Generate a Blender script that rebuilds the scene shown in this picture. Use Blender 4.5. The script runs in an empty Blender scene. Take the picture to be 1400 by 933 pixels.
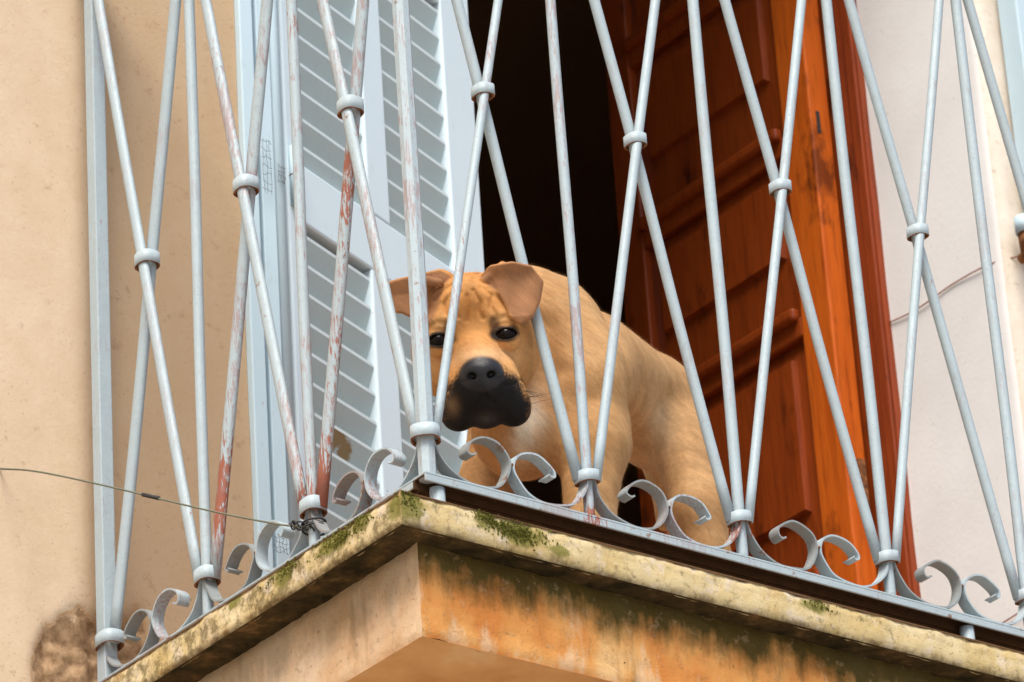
import bpy, bmesh, math, random
import numpy as np
from mathutils import Vector, Matrix

random.seed(7); rng = np.random.default_rng(7)
sc = bpy.context.scene
R = math.radians

# ------------------------------------------------------------------ camera
CAM = Vector((-2.846, -3.753, -2.288))
YAW, PITCH, ROLL = 0.6710, 0.4712, -0.0663
FPX = 6338.4                                   # focal length in pixels of a 1400 px wide picture
fw = Vector((math.sin(YAW)*math.cos(PITCH), math.cos(YAW)*math.cos(PITCH), math.sin(PITCH)))
r0 = fw.cross(Vector((0, 0, 1))).normalized(); u0 = r0.cross(fw)
cr = math.cos(ROLL)*r0 + math.sin(ROLL)*u0
cu = -math.sin(ROLL)*r0 + math.cos(ROLL)*u0
cam = bpy.data.cameras.new('camera'); cam.sensor_width = 36; cam.lens = FPX/1400*36
cam.clip_end = 400; cam.clip_start = 0.1
cam.dof.use_dof = True; cam.dof.focus_distance = 5.40; cam.dof.aperture_fstop = 16
co = bpy.data.objects.new('camera', cam); sc.collection.objects.link(co)
m = Matrix((( cr.x, cu.x, -fw.x, CAM.x), (cr.y, cu.y, -fw.y, CAM.y), (cr.z, cu.z, -fw.z, CAM.z), (0, 0, 0, 1)))
co.matrix_world = m; sc.camera = co

# ------------------------------------------------------------------ sky, sun, exposure
SUN_AZ, SUN_EL = R(224), R(57)                 # azimuth measured clockwise from +Y
world = bpy.data.worlds.new('World'); sc.world = world; world.use_nodes = True
wn = world.node_tree; bg = wn.nodes['Background']
sky = wn.nodes.new('ShaderNodeTexSky'); sky.sky_type = 'NISHITA'; sky.sun_disc = False
sky.sun_elevation = SUN_EL; sky.sun_rotation = SUN_AZ
sky.air_density = 1.0; sky.dust_density = 3.0; sky.ozone_density = 0.6
wn.links.new(sky.outputs[0], bg.inputs[0]); bg.inputs[1].default_value = 0.09
sl = bpy.data.lights.new('sun', 'SUN'); sl.energy = 2.3; sl.angle = R(30); sl.color = (1.0, 0.95, 0.87)
so = bpy.data.objects.new('sun', sl); sc.collection.objects.link(so)
sd = Vector((math.sin(SUN_AZ)*math.cos(SUN_EL), math.cos(SUN_AZ)*math.cos(SUN_EL), math.sin(SUN_EL)))
so.rotation_euler = sd.to_track_quat('Z', 'Y').to_euler()
sc.view_settings.view_transform = 'Standard'; sc.view_settings.look = 'None'
sc.view_settings.gamma = 1; sc.view_settings.use_curve_mapping = False
sc.view_settings.exposure = 1.0

# ------------------------------------------------------------------ node helpers
class NT:
    def __init__(s, name):
        s.m = bpy.data.materials.new(name); s.m.use_nodes = True
        s.t = s.m.node_tree; s.b = s.t.nodes['Principled BSDF']
        s.tc = s.t.nodes.new('ShaderNodeTexCoord')
    def n(s, typ, **kw):
        o = s.t.nodes.new('ShaderNode'+typ)
        for k, v in kw.items(): setattr(o, k, v)
        return o
    def l(s, a, b): s.t.links.new(a, b)
    def coord(s, scale=(1, 1, 1), loc=(0, 0, 0), kind='Object'):
        mp = s.n('Mapping'); s.l(s.tc.outputs[kind], mp.inputs[0])
        mp.inputs['Scale'].default_value = scale; mp.inputs['Location'].default_value = loc
        return mp.outputs[0]
    def noise(s, scale, detail=6, rough=.55, vec=None, dist=0):
        o = s.n('TexNoise'); o.inputs['Scale'].default_value = scale; o.inputs['Detail'].default_value = detail
        o.inputs['Roughness'].default_value = rough; o.inputs['Distortion'].default_value = dist
        s.l(vec if vec is not None else s.tc.outputs['Object'], o.inputs['Vector']); return o.outputs[0]
    def ramp(s, fac, *stops):
        o = s.n('ValToRGB'); e = o.color_ramp.elements
        while len(e) < len(stops): e.new(.5)
        for i, (p, c) in enumerate(stops):
            e[i].position = p; e[i].color = (*c, 1) if not isinstance(c, (int, float)) else (c, c, c, 1)
        s.l(fac, o.inputs[0]); return o.outputs[0]
    def mix(s, fac, a, b, mode='MIX'):
        o = s.n('Mix', data_type='RGBA', blend_type=mode)
        for v, i in ((fac, 0), (a, 6), (b, 7)):
            if isinstance(v, (int, float)): o.inputs[i].default_value = v if i == 0 else (v, v, v, 1)
            elif isinstance(v, tuple): o.inputs[i].default_value = (*v, 1)
            else: s.l(v, o.inputs[i])
        return o.outputs[2]
    def math(s, op, a, b=0.0, clamp=False):
        o = s.n('Math', operation=op, use_clamp=clamp)
        for i, v in enumerate((a, b)):
            if isinstance(v, (int, float)): o.inputs[i].default_value = v
            else: s.l(v, o.inputs[i])
        return o.outputs[0]
    def attr(s, name, out='Color'):
        o = s.n('Attribute', attribute_name=name); return o.outputs[out]
    def sep(s, vec):
        o = s.n('SeparateXYZ'); s.l(vec, o.inputs[0]); return o.outputs
    def bump(s, h, strength=.3, dist=.002):
        o = s.n('Bump'); o.inputs['Strength'].default_value = strength; o.inputs['Distance'].default_value = dist
        s.l(h, o.inputs['Height']); s.l(o.outputs[0], s.b.inputs['Normal'])
    def done(s, col, rough=.6, spec=.3, metal=0):
        if isinstance(col, tuple): s.b.inputs['Base Color'].default_value = (*col, 1)
        else: s.l(col, s.b.inputs['Base Color'])
        if isinstance(rough, (int, float)): s.b.inputs['Roughness'].default_value = rough
        else: s.l(rough, s.b.inputs['Roughness'])
        s.b.inputs['Specular IOR Level'].default_value = spec; s.b.inputs['Metallic'].default_value = metal
        return s.m

def mat_iron(name, red, rust, tint=(.38, .46, .495), zmax=None):
    """old pale paint on iron: chips down to red primer, rust and grime"""
    t = NT(name)
    base = t.mix(t.noise(35, 5), tuple(c*.88 for c in tint), tuple(min(1, c*1.1) for c in tint))
    streak = t.noise(1, 9, .72, t.coord((330, 330, 42)))
    grime = t.ramp(t.noise(140, 8, .7), (.56, 0.0), (.75, 1.0))
    c = t.mix(t.math('MULTIPLY', grime, .38), base, (.22, .20, .17))
    spk = t.ramp(t.noise(330, 5, .6), (.63, 0.0), (.69, 1.0))
    c = t.mix(t.math('MULTIPLY', spk, .55), c, (.13, .11, .09))
    oi = t.n('ObjectInfo'); c = t.mix(t.math('MULTIPLY', oi.outputs['Random'], .22), c, (.30, .35, .37))
    scuff = t.ramp(t.math('ADD', t.math('MULTIPLY', streak, .6), t.math('MULTIPLY', t.noise(9, 3), .4)), (.545-.03*min(1, red*2), 0.0), (.575-.03*min(1, red*2), 1.0))
    if zmax: scuff = t.math('MULTIPLY', scuff, .5)
    c = t.mix(t.math('MULTIPLY', scuff, .18+red*1.05), c, (.30, .12, .10))
    chipn = t.math('ADD', t.math('MULTIPLY', streak, .45), t.math('MULTIPLY', t.noise(7, 3), .55))
    chip = t.ramp(chipn, (.66-.20*red, 0.0), (.68-.20*red, 1.0))
    if zmax:
        zz = t.sep(t.tc.outputs['Object'])[2]
        chip = t.math('MULTIPLY', chip, t.ramp(t.math('ADD', zz, t.math('MULTIPLY', t.noise(12), .1)), (zmax-.01, 1.0), (zmax+.05, 0.0)))
    c = t.mix(chip, c, t.mix(t.noise(90, 4), (.34, .085, .045), (.25, .12, .085)))
    rustm = t.ramp(t.noise(55, 7, .7), (.70-.14*rust, 0.0), (.77-.14*rust, 1.0))
    c = t.mix(t.math('MULTIPLY', rustm, .85), c, t.mix(t.noise(200, 4), (.26, .10, .03), (.10, .045, .02)))
    t.bump(t.math('SUBTRACT', t.noise(160, 6), t.math('MULTIPLY', chip, .6)), .35, .0012)
    return t.done(c, t.ramp(t.noise(60, 4), (.3, .42), (.7, .65)), .4)

def mat_blue(name, a=(.53, .645, .70), darken=.35, lichen=None):
    t = NT(name)
    c = t.mix(t.noise(6, 6, .6), a, tuple(x*.90 for x in a))
    g = t.ramp(t.noise(1, 8, .7, t.coord((90, 90, 22))), (.58, 0.0), (.74, 1.0))
    c = t.mix(t.math('MULTIPLY', g, darken), c, (.33, .31, .25))  # dirt streaks over the paint
    sp = t.ramp(t.noise(70, 5, .6), (.71, 0.0), (.75, 1.0))
    c = t.mix(t.math('MULTIPLY', sp, .7), c, (.36, .20, .09))
    if lichen:
        gx = t.n('TexCoord'); geo = t.n('NewGeometry')
        for (p, rad) in lichen:
            d = t.n('VectorMath', operation='DISTANCE'); t.l(geo.outputs['Position'], d.inputs[0]); d.inputs[1].default_value = p
            mk = t.math('SUBTRACT', 1.0, t.math('DIVIDE', d.outputs['Value'], rad), True)
            mk = t.ramp(t.math('ADD', mk, t.math('SUBTRACT', t.noise(120, 8, .75), .62)), (.22, 0.0), (.42, 1.0))
            c = t.mix(mk, c, t.mix(t.noise(200, 4), (.33, .22, .08), (.22, .15, .08)))
    t.bump(t.noise(1, 5, .6, t.coord((160, 160, 25))), .18, .001)
    return t.done(c, .5, .3)

def mat_wood(name, a, b, dark, spec=.3, rough=.42):
    t = NT(name)
    v = t.coord((26, 26, 1.6))
    g = t.noise(1.6, 8, .62, v, 1.2)
    c = t.ramp(g, (.30, a), (.55, b), (.75, a))
    fine = t.ramp(t.noise(7, 6, .6, t.coord((30, 30, 2.0))), (.5, 0.0), (.72, 1.0))
    c = t.mix(t.math('MULTIPLY', fine, .45), c, dark)
    kn = t.ramp(t.noise(1, 6, .65, t.coord((14, 14, 6))), (.575, 0.0), (.67, 1.0))
    c = t.mix(t.math('MULTIPLY', kn, .75), c, tuple(x*.55 for x in dark))
    t.bump(t.noise(5, 5, .6, v), .12, .001)
    return t.done(c, rough, spec)

M = {}
M['iron'] = mat_iron('painted_iron', 0.0, .15)
M['iron_worn'] = mat_iron('worn_painted_iron', .30, .40)
M['iron_peeled'] = mat_iron('peeled_painted_iron', .80, .5, zmax=.60)
M['iron_grime_shade'] = mat_iron('grimy_shaded_iron', .15, .75, (.24, .265, .265))  # tint darkened for grime and for painted shade on the scroll strips
M['iron_rail'] = mat_iron('rail_painted_iron', .12, .65)
M['blue'] = mat_blue('blue_gloss_paint', (.52, .66, .73))
M['wood'] = mat_wood('varnished_wood', (.42, .072, .006), (.56, .115, .010), (.10, .018, .004))
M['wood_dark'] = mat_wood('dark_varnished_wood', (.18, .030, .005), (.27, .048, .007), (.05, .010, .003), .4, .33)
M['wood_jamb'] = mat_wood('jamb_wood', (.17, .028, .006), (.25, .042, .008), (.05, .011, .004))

# plaster of the facade; 'patch' attribute marks where the coat has fallen off and the next channel the darker bay above the balcony
t = NT('peach_plaster')
at_ = t.sep(t.attr('wear', 'Vector'))
big = t.noise(2.2, 6, .6)
c = t.mix(t.ramp(big, (.35, 0.0), (.65, 1.0)), (.60, .455, .305), (.65, .515, .37))
c = t.mix(t.math('MULTIPLY', at_[1], .9), c, t.mix(big, (.43, .30, .18), (.50, .365, .235)))
stain = t.ramp(t.noise(1, 7, .65, t.coord((9, 9, 1.8))), (.5, 0.0), (.72, 1.0))
c = t.mix(t.math('MULTIPLY', stain, .22), c, (.36, .22, .12))
spk = t.ramp(t.noise(230, 4, .6), (.63, 0.0), (.70, 1.0))
c = t.mix(t.math('MULTIPLY', t.math('MULTIPLY', spk, .5), t.ramp(t.noise(7, 4), (.35, .25), (.65, 1.0))), c, (.17, .10, .055))
spk2 = t.ramp(t.noise(42, 7, .68), (.60, 0.0), (.70, 1.0))
c = t.mix(t.math('MULTIPLY', spk2, .42), c, (.27, .15, .075))
mot = t.noise(16, 7, .65)
c = t.mix(t.ramp(mot, (.40, .15), (.60, 0.0)), c, (.42, .25, .12))
mort = t.mix(t.ramp(t.noise(60, 8, .7), (.38, 0.0), (.62, 1.0)), (.25, .155, .08), (.47, .31, .18))
pm = t.ramp(t.math('ADD', at_[0], t.math('MULTIPLY', t.math('SUBTRACT', t.noise(75, 8, .7), .5), 1.3)), (.46, 0.0), (.56, 1.0))
rim = t.ramp(t.math('ADD', at_[0], t.math('MULTIPLY', t.math('SUBTRACT', t.noise(75, 8, .7), .5), 1.3)), (.22, 0.0), (.34, .75), (.5, 0.0))
c = t.mix(rim, c, (.50, .27, .10))
c = t.mix(pm, c, mort)
t.bump(t.math('ADD', t.noise(120, 7, .7), t.math('ADD', t.math('MULTIPLY', spk, -.6), t.math('MULTIPLY', pm, t.noise(70, 9, .75)))), .28, .0025)
M['plaster'] = t.done(c, .9, .15)

t = NT('white_plaster')
c = t.mix(t.ramp(t.noise(5, 6, .6), (.35, 0.0), (.7, 1.0)), (.70, .675, .65), (.77, .75, .73))
c = t.mix(t.math('MULTIPLY', t.ramp(t.noise(90, 5), (.66, 0.0), (.72, 1.0)), .3), c, (.40, .33, .27))
t.bump(t.noise(110, 6, .7), .25, .002)
M['white_plaster'] = t.done(c, .9, .15)
t = NT('cream_plaster')
c = t.mix(t.ramp(t.noise(9, 6, .6), (.35, 0.0), (.7, 1.0)), (.62, .53, .43), (.74, .67, .58))
c = t.mix(t.math('MULTIPLY', t.ramp(t.noise(70, 6, .65), (.58, 0.0), (.72, 1.0)), .5), c, (.33, .24, .16))
t.bump(t.noise(110, 6, .7), .4, .003)
M['cream_plaster'] = t.done(c, .9, .15)

def mat_ledge():
    t = NT('weathered_ledge')
    w = t.sep(t.attr('wear', 'Vector'))                  # x moss patches, y height in face, z side (0 front 1 left)
    c = t.mix(t.ramp(t.noise(14, 7, .65), (.35, 0.0), (.65, 1.0)), (.52, .385, .17), (.64, .53, .32))
    c = t.mix(t.ramp(t.noise(34, 6, .65), (.53, 0.0), (.62, 1.0)), c, (.60, .50, .36))
    gr = t.ramp(t.math('ADD', t.noise(60, 8, .72), t.math('MULTIPLY', w[2], .10)), (.56, 0.0), (.68, 1.0))
    c = t.mix(t.math('MULTIPLY', gr, .8), c, (.15, .115, .05))
    s2 = t.ramp(t.noise(170, 6, .65), (.58, 0.0), (.66, 1.0)); c = t.mix(t.math('MULTIPLY', s2, .5), c, (.17, .12, .05))
    s3 = t.ramp(t.noise(24, 7, .7, t.coord((1, 1, 1), (4, 2, 1))), (.58, 0.0), (.66, 1.0)); c = t.mix(t.math('MULTIPLY', s3, .6), c, (.36, .20, .06))
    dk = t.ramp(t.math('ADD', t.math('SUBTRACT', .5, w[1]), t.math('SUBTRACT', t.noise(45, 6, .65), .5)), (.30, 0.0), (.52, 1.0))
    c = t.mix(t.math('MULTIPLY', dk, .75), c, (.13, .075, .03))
    ms = t.ramp(t.math('ADD', w[0], t.math('SUBTRACT', t.noise(55, 8, .72), .5)), (.50, 0.0), (.72, 1.0))
    c = t.mix(t.math('MULTIPLY', ms, .9), c, t.mix(t.noise(160, 4), (.10, .10, .015), (.26, .23, .06)))
    t.bump(t.noise(130, 8, .75), .5, .003)
    return t.done(c, .92, .15)
M['ledge'] = mat_ledge()

def mat_fascia():
    t = NT('stained_fascia_plaster')
    w = t.sep(t.attr('wear', 'Vector'))                  # y height in face (1 = top), z 1 on the left face
    n1 = t.noise(1, 7, .6, t.coord((11, 11, 7)))
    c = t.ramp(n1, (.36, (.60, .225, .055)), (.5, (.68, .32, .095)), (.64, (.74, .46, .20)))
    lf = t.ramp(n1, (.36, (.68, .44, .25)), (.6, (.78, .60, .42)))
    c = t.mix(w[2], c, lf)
    wht = t.ramp(t.math('ADD', t.noise(1, 8, .65, t.coord((26, 26, 9))), t.math('MULTIPLY', t.math('SUBTRACT', .42, w[1]), .25)), (.56, 0.0), (.66, 1.0))
    c = t.mix(t.math('MULTIPLY', wht, .6), c, (.72, .53, .34))
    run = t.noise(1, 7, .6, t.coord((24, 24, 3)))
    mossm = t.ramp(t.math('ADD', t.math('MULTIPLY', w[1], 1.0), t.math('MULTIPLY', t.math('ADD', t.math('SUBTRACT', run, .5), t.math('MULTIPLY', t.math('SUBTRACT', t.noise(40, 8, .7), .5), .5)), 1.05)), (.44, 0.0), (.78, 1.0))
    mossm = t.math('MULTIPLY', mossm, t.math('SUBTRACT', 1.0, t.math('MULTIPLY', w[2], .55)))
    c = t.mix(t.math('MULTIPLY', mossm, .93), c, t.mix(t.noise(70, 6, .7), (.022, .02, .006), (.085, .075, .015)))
    drk = t.ramp(t.noise(1, 7, .6, t.coord((30, 30, 5), (3, 1, 2))), (.58, 0.0), (.74, 1.0))
    c = t.mix(t.math('MULTIPLY', drk, .5), c, (.16, .095, .03))
    c = t.mix(t.ramp(t.noise(120, 4, .5), (.71, 0.0), (.74, 1.0)), c, (.05, .03, .015))
    fl = t.ramp(t.noise(48, 8, .72), (.57, 0.0), (.62, 1.0))
    c = t.mix(t.math('MULTIPLY', fl, .2), c, (.74, .50, .28))
    fd = t.ramp(t.noise(95, 7, .7), (.60, 0.0), (.68, 1.0))
    c = t.mix(t.math('MULTIPLY', fd, .45), c, (.15, .075, .025))
    t.bump(t.math('ADD', t.noise(60, 9, .75), t.math('MULTIPLY', fl, .3)), .6, .004)
    return t.done(c, .9, .15)
M['fascia'] = mat_fascia()

t = NT('soffit_plaster')
c = t.ramp(t.noise(7, 7, .6), (.35, (.50, .24, .085)), (.55, (.62, .34, .14)), (.7, (.68, .45, .24)))
t.bump(t.noise(60, 7, .7), .3, .003)
M['soffit'] = t.done(c, .9, .15)
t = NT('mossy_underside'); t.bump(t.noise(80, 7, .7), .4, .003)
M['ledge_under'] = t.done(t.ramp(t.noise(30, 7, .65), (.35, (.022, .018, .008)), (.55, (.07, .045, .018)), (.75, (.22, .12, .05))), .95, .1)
t = NT('room_plaster'); M['room'] = t.done(t.mix(t.noise(3), (.36, .23, .12), (.42, .28, .15)), .9, .1)
t = NT('floor_tile'); M['tile'] = t.done(t.mix(t.noise(9), (.33, .2, .13), (.42, .28, .19)), .6, .3)
t = NT('street_paving'); t.bump(t.noise(30), .3, .01)
M['paving'] = t.done(t.mix(t.noise(1.5, 8), (.31, .285, .25), (.39, .36, .315)), .85, .2)
t = NT('rusty_iron'); t.bump(t.noise(150), .4, .002)
M['rust'] = t.done(t.ramp(t.noise(90, 6), (.3, (.07, .03, .015)), (.6, (.28, .11, .04)), (.75, (.36, .2, .1))), .9, .2)
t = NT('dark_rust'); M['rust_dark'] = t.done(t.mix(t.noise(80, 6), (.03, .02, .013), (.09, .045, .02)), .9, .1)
t = NT('galvanised_wire'); M['wire'] = t.done(t.mix(t.noise(60), (.10, .11, .08), (.20, .21, .16)), .55, .4, .4)
t = NT('black_wire'); M['black'] = t.done((.03, .03, .03), .6, .3)
t = NT('brown_cord'); M['cord'] = t.done((.30, .14, .10), .8, .2)
t = NT('moss_green'); M['moss'] = t.done(t.mix(t.noise(120, 5), (.06, .07, .010), (.20, .185, .04)), .95, .1)

# ------------------------------------------------------------------ mesh helpers
C = sc.collection
def empty(name, loc, label, cat, rz=0, group=None):
    o = bpy.data.objects.new(name, None); C.objects.link(o); o.location = loc; o.rotation_euler = (0, 0, rz)
    o.empty_display_size = .05; o['label'] = label; o['category'] = cat
    if group: o['group'] = group
    return o
def link(name, me, mat, parent=None, smooth=False, loc=(0, 0, 0)):
    if mat and not me.materials: me.materials.append(M[mat] if isinstance(mat, str) else mat)
    if smooth: me.polygons.foreach_set('use_smooth', [True]*len(me.polygons))
    o = bpy.data.objects.new(name, me); C.objects.link(o); o.location = loc
    if parent: o.parent = parent
    return o
def mesh(name, vs, fs):
    me = bpy.data.meshes.new(name); me.from_pydata([tuple(v) for v in vs], [], fs); me.update(); return me
def off(base, vs): return [(v[0]-base[0], v[1]-base[1], v[2]-base[2]) for v in vs]
def from_bm(name, bm):
    bmesh.ops.recalc_face_normals(bm, faces=bm.faces); me = bpy.data.meshes.new(name); bm.to_mesh(me); bm.free(); return me
def bevbox(name, x0, x1, y0, y1, z0, z1, bev=.002, base=(0, 0, 0), seg=2):
    bm = bmesh.new(); bmesh.ops.create_cube(bm, size=1)
    for v in bm.verts:
        v.co = Vector(((x0+x1)/2+v.co.x*(x1-x0)-base[0], (y0+y1)/2+v.co.y*(y1-y0)-base[1], (z0+z1)/2+v.co.z*(z1-z0)-base[2]))
    if bev: bmesh.ops.bevel(bm, geom=bm.edges[:], offset=bev, segments=seg, affect='EDGES', profile=.5)
    return from_bm(name, bm)
def tube_mesh(name, pts, rad, n=10, base=(0, 0, 0), cap=True, flat=1.0, ref=None):
    """sweep a round (or flattened) section along points; rad a number or a list"""
    P = [Vector(p)-Vector(base) for p in pts]; k = len(P)
    rr = rad if isinstance(rad, (list, tuple)) else [rad]*k
    vs, fs = [], []; prev = Vector(ref) if ref else None
    for i, p in enumerate(P):
        d = (P[min(i+1, k-1)]-P[max(i-1, 0)]).normalized()
        if prev is None: prev = d.orthogonal()
        a = (prev-d*prev.dot(d)).normalized(); b = d.cross(a); prev = a
        for j in range(n):
            w = 2*math.pi*(j+.5)/n; vs.append(p+a*math.cos(w)*rr[i]+b*math.sin(w)*rr[i]*flat)
    for i in range(k-1):
        for j in range(n):
            fs.append((i*n+j, i*n+(j+1) % n, (i+1)*n+(j+1) % n, (i+1)*n+j))
    if cap: fs.append(tuple(range(n-1, -1, -1))); fs.append(tuple((k-1)*n+j for j in range(n)))
    return mesh(name, vs, fs)
def cat_rom(pts, n=6):
    P = [np.array(p, float) for p in pts]; P = [2*P[0]-P[1]]+P+[2*P[-1]-P[-2]]; out = []
    for i in range(1, len(P)-2):
        for j in range(n):
            s = j/n
            out.append(.5*((2*P[i])+(-P[i-1]+P[i+1])*s+(2*P[i-1]-5*P[i]+4*P[i+1]-P[i+2])*s*s+(-P[i-1]+3*P[i]-3*P[i+1]+P[i+2])*s**3))
    out.append(P[-2]); return out
def hnoise(x, y, z, f):
    return (np.sin(x*f*1.0+1.3*np.sin(y*f*.7+.4)+.5)+np.sin(y*f*1.31+1.1*np.sin(z*f*.9+1.2))+np.sin(z*f*1.17+1.7*np.sin(x*f*.8+2.1)))/3
def set_attr(me, name, arr):
    a = me.attributes.new(name, 'FLOAT_VECTOR', 'POINT'); a.data.foreach_set('vector', np.asarray(arr, np.float32).ravel())

# ================================================================== SETTING
g = link('street', mesh('street', [(-60, -60, -3.9), (60, -60, -3.9), (60, 60, -3.9), (-60, 60, -3.9)], [(0, 1, 2, 3)]), 'paving')
g['kind'] = 'structure'

WY = .70                     # face of the facade
OX0, OX1 = .25, 1.663        # door opening
OZ1 = 2.25                   # lintel
FZ = -.096                   # balcony floor
FB = (.957, WY, -3.9)
house = empty('house', FB, 'peach plastered house front with a tall doorway opening onto the balcony', 'building')
def plain(name, x0, x1, y0, y1, z0, z1, mat):
    return link(name, bevbox(name, x0, x1, y0, y1, z0, z1, 0, FB), mat, house)
# visible bay of wall to the left of the doorway: fine grid with a fallen-off coat near the slab
def wall_left():
    nx, nz = 190, 330
    xs = np.linspace(-1.05, OX0, nx); zs = np.linspace(-.75, 1.6, nz)
    X, Z = np.meshgrid(xs, zs, indexing='ij'); Y = np.full_like(X, WY)
    step = 1/(1+np.exp(-(X-.004+.004*hnoise(X, Z, Z*0, 9))/.006))
    Y += .007*step + .0012*hnoise(X, Z, X, 14)
    e = np.sqrt(((X-.012)/.095)**2+((Z+.06)/.125)**2)+.22*hnoise(X, Z, X*2, 40)+.10*hnoise(Z, X, X, 110)
    patch = 1/(1+np.exp((e-1)/.04))
    Y += patch*(.010+.004*hnoise(X, Z, X, 150)+.003*hnoise(Z, X, Z, 260))
    darken = 1/(1+np.exp(-(X-.0+.008*hnoise(X, Z, Z, 6))/.008))
    vs = np.stack([X-FB[0], Y-FB[1], Z-FB[2]], -1).reshape(-1, 3)
    idx = np.arange(nx*nz).reshape(nx, nz)
    fs = np.stack([idx[:-1, :-1], idx[1:, :-1], idx[1:, 1:], idx[:-1, 1:]], -1).reshape(-1, 4)
    me = bpy.data.meshes.new('wall'); me.from_pydata(vs.tolist(), [], fs.tolist()); me.update()
    set_attr(me, 'wear', np.stack([patch, darken, 0*darken], -1))
    o = link('wall', me, 'plaster', house, True); o['label'] = 'peach wall bay with a patch of bare mortar beside the slab'
wall_left()
plain('wall', -9, -1.05, WY, 1.1, -3.9, 6, 'plaster')
plain('wall', -1.05, OX0, WY+.03, .967, -3.9, 6, 'plaster')
plain('wall', -1.05, OX0, WY, WY+.029, 1.6, 6, 'plaster')
plain('wall', -1.05, 9, WY, WY+.029, -3.9, -.75, 'plaster')
plain('wall', OX0+.001, OX1, WY+.03, .967, -3.9, -.12, 'plaster')
plain('wall', OX0+.001, OX1, WY+.001, .966, OZ1, 6, 'plaster')
# right hand side of the opening: white reveal with a soft rounded arris, cream face outside
bm = bmesh.new(); prof = [(OX1, .968), (OX1, .76)]
for a in range(0, 91, 15): prof.append((OX1+.022-.022*math.cos(R(a)), .722-.022*math.sin(R(a))))
prof += [(OX1+.10, WY), (OX1+.4, WY), (9, WY), (9, .968)]
rows = []
zz = np.linspace(-.12, 6, 130)
for z in zz:
    rows.append([bm.verts.new((x-FB[0]+(.0022*hnoise(np.array(z), np.array(y*3), np.array(1.), 17) if x < 3 else 0), y-FB[1], z-FB[2])) for x, y in prof])
for a, b in zip(rows[:-1], rows[1:]):
    for j in range(len(prof)-1): bm.faces.new((a[j], a[j+1], b[j+1], b[j]))
me = from_bm('reveal', bm); me.materials.append(M['white_plaster']); me.materials.append(M['cream_plaster'])
for p in me.polygons: p.material_index = 1 if p.center.x+FB[0] > OX1+.004 else 0
link('reveal', me, None, house, True)
plain('wall', OX1+.02, 9, .70+.03, .967, -.75, -.1201, 'plaster')
# the room behind, dark as only the doorway lights it
plain('room_wall', -1.2, 3.6, 4.2, 4.3, -.1, 2.75, 'room')
plain('room_wall', -1.3, -1.2, .968, 4.3, -.1, 2.75, 'room')
plain('room_wall', 3.6, 3.7, .968, 4.3, -.1, 2.75, 'room')
plain('room_wall', OX1+.03, 3.6, .969, 1.02, -.1, 2.75, 'room')
plain('room_wall', -1.2, OX0-.001, .968, 1.02, -.1, 2.75, 'room')
plain('room_ceiling', -1.3, 3.7, .969, 4.3, 2.75, 2.85, 'room')
plain('room_floor', -1.3, 3.7, .967, 4.3, -.2, -.1, 'tile')

# ------------------------------------------------------------------ balcony slab
BX1 = 1.93
BB = (.93, .35, -.252)
balcony = empty('balcony', BB, 'projecting masonry balcony slab with mossy cream ledge and stained orange sides', 'balcony')
def face_grid(name, P0, P1, z0, z1, nrm, mat, side, amp, moss=()):
    """vertical face from P0 to P1 (xy), subdivided and uneven"""
    L = math.hypot(P1[0]-P0[0], P1[1]-P0[1]); n = max(2, int(L/.008)); k = max(3, int((z1-z0)/.006))
    s = np.linspace(0, 1, n+1); h = np.linspace(0, 1, k+1); S, H = np.meshgrid(s, h, indexing='ij')
    X = P0[0]+(P1[0]-P0[0])*S; Y = P0[1]+(P1[1]-P0[1])*S; Z = z0+(z1-z0)*H
    d = amp*(hnoise(X, Y, Z, 45)+.7*hnoise(Y+Z, X, Z, 120)+.5*hnoise(X+Z, Y+X, Z, 260))
    d -= .0035*np.clip(np.abs(H-.5)*2-.82, 0, 1)/.18
    ed = np.minimum(S, 1-S); d *= np.clip(ed*L/.01, 0, 1)
    X = X+nrm[0]*d; Y = Y+nrm[1]*d
    Z = Z+(np.abs(H-.5) > .49)*(.0016*hnoise(X, Y, X, 70)+.0012*hnoise(Y, X, Y+X, 210))
    mo = np.zeros_like(S)
    for (c, rs, rh, hc) in moss: mo = np.maximum(mo, 1.15-np.sqrt(((S*L-c)/rs)**2+((H-hc)/rh)**2)*.8)
    vs = np.stack([X-BB[0], Y-BB[1], Z-BB[2]], -1).reshape(-1, 3); idx = np.arange(vs.shape[0]).reshape(n+1, k+1)
    fs = np.stack([idx[:-1, :-1], idx[1:, :-1], idx[1:, 1:], idx[:-1, 1:]], -1).reshape(-1, 4)
    me = bpy.data.meshes.new(name); me.from_pydata(vs.tolist(), [], fs.tolist()); me.update()
    set_attr(me, 'wear', np.stack([np.clip(mo, 0, 1), H, np.full_like(S, side)], -1))
    return link(name, me, mat, balcony, True)
RT = -.053
LX, LY, LZ0, LZ1 = -.062, -.030, -.138, -.096      # ledge lip
FX, FY, SZ = -.020, .000, -.252                    # recessed fascia, soffit height
face_grid('ledge_edge', (LX, LY), (BX1+.06, LY), LZ0, LZ1, (0, -1), 'ledge', 0, .0019,
          [(.115, .022, .5, .85), (.165, .05, .5, .62), (.012, .03, .8, .7), (.60, .03, .3, .75), (.22, .02, .3, .4)])
face_grid('ledge_edge', (LX, .703), (LX, LY), LZ0, LZ1, (-1, 0), 'ledge', 1, .0019,
          [(.60, .045, .5, .75), (.50, .03, .5, .8), (.655, .03, .5, .9), (.40, .02, .35, .9), (.72, .02, .5, .6)])
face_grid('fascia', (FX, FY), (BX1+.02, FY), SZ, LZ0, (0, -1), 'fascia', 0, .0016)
face_grid('fascia', (FX, .703), (FX, FY), SZ, LZ0, (-1, 0), 'fascia', 1, .0016)
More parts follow.
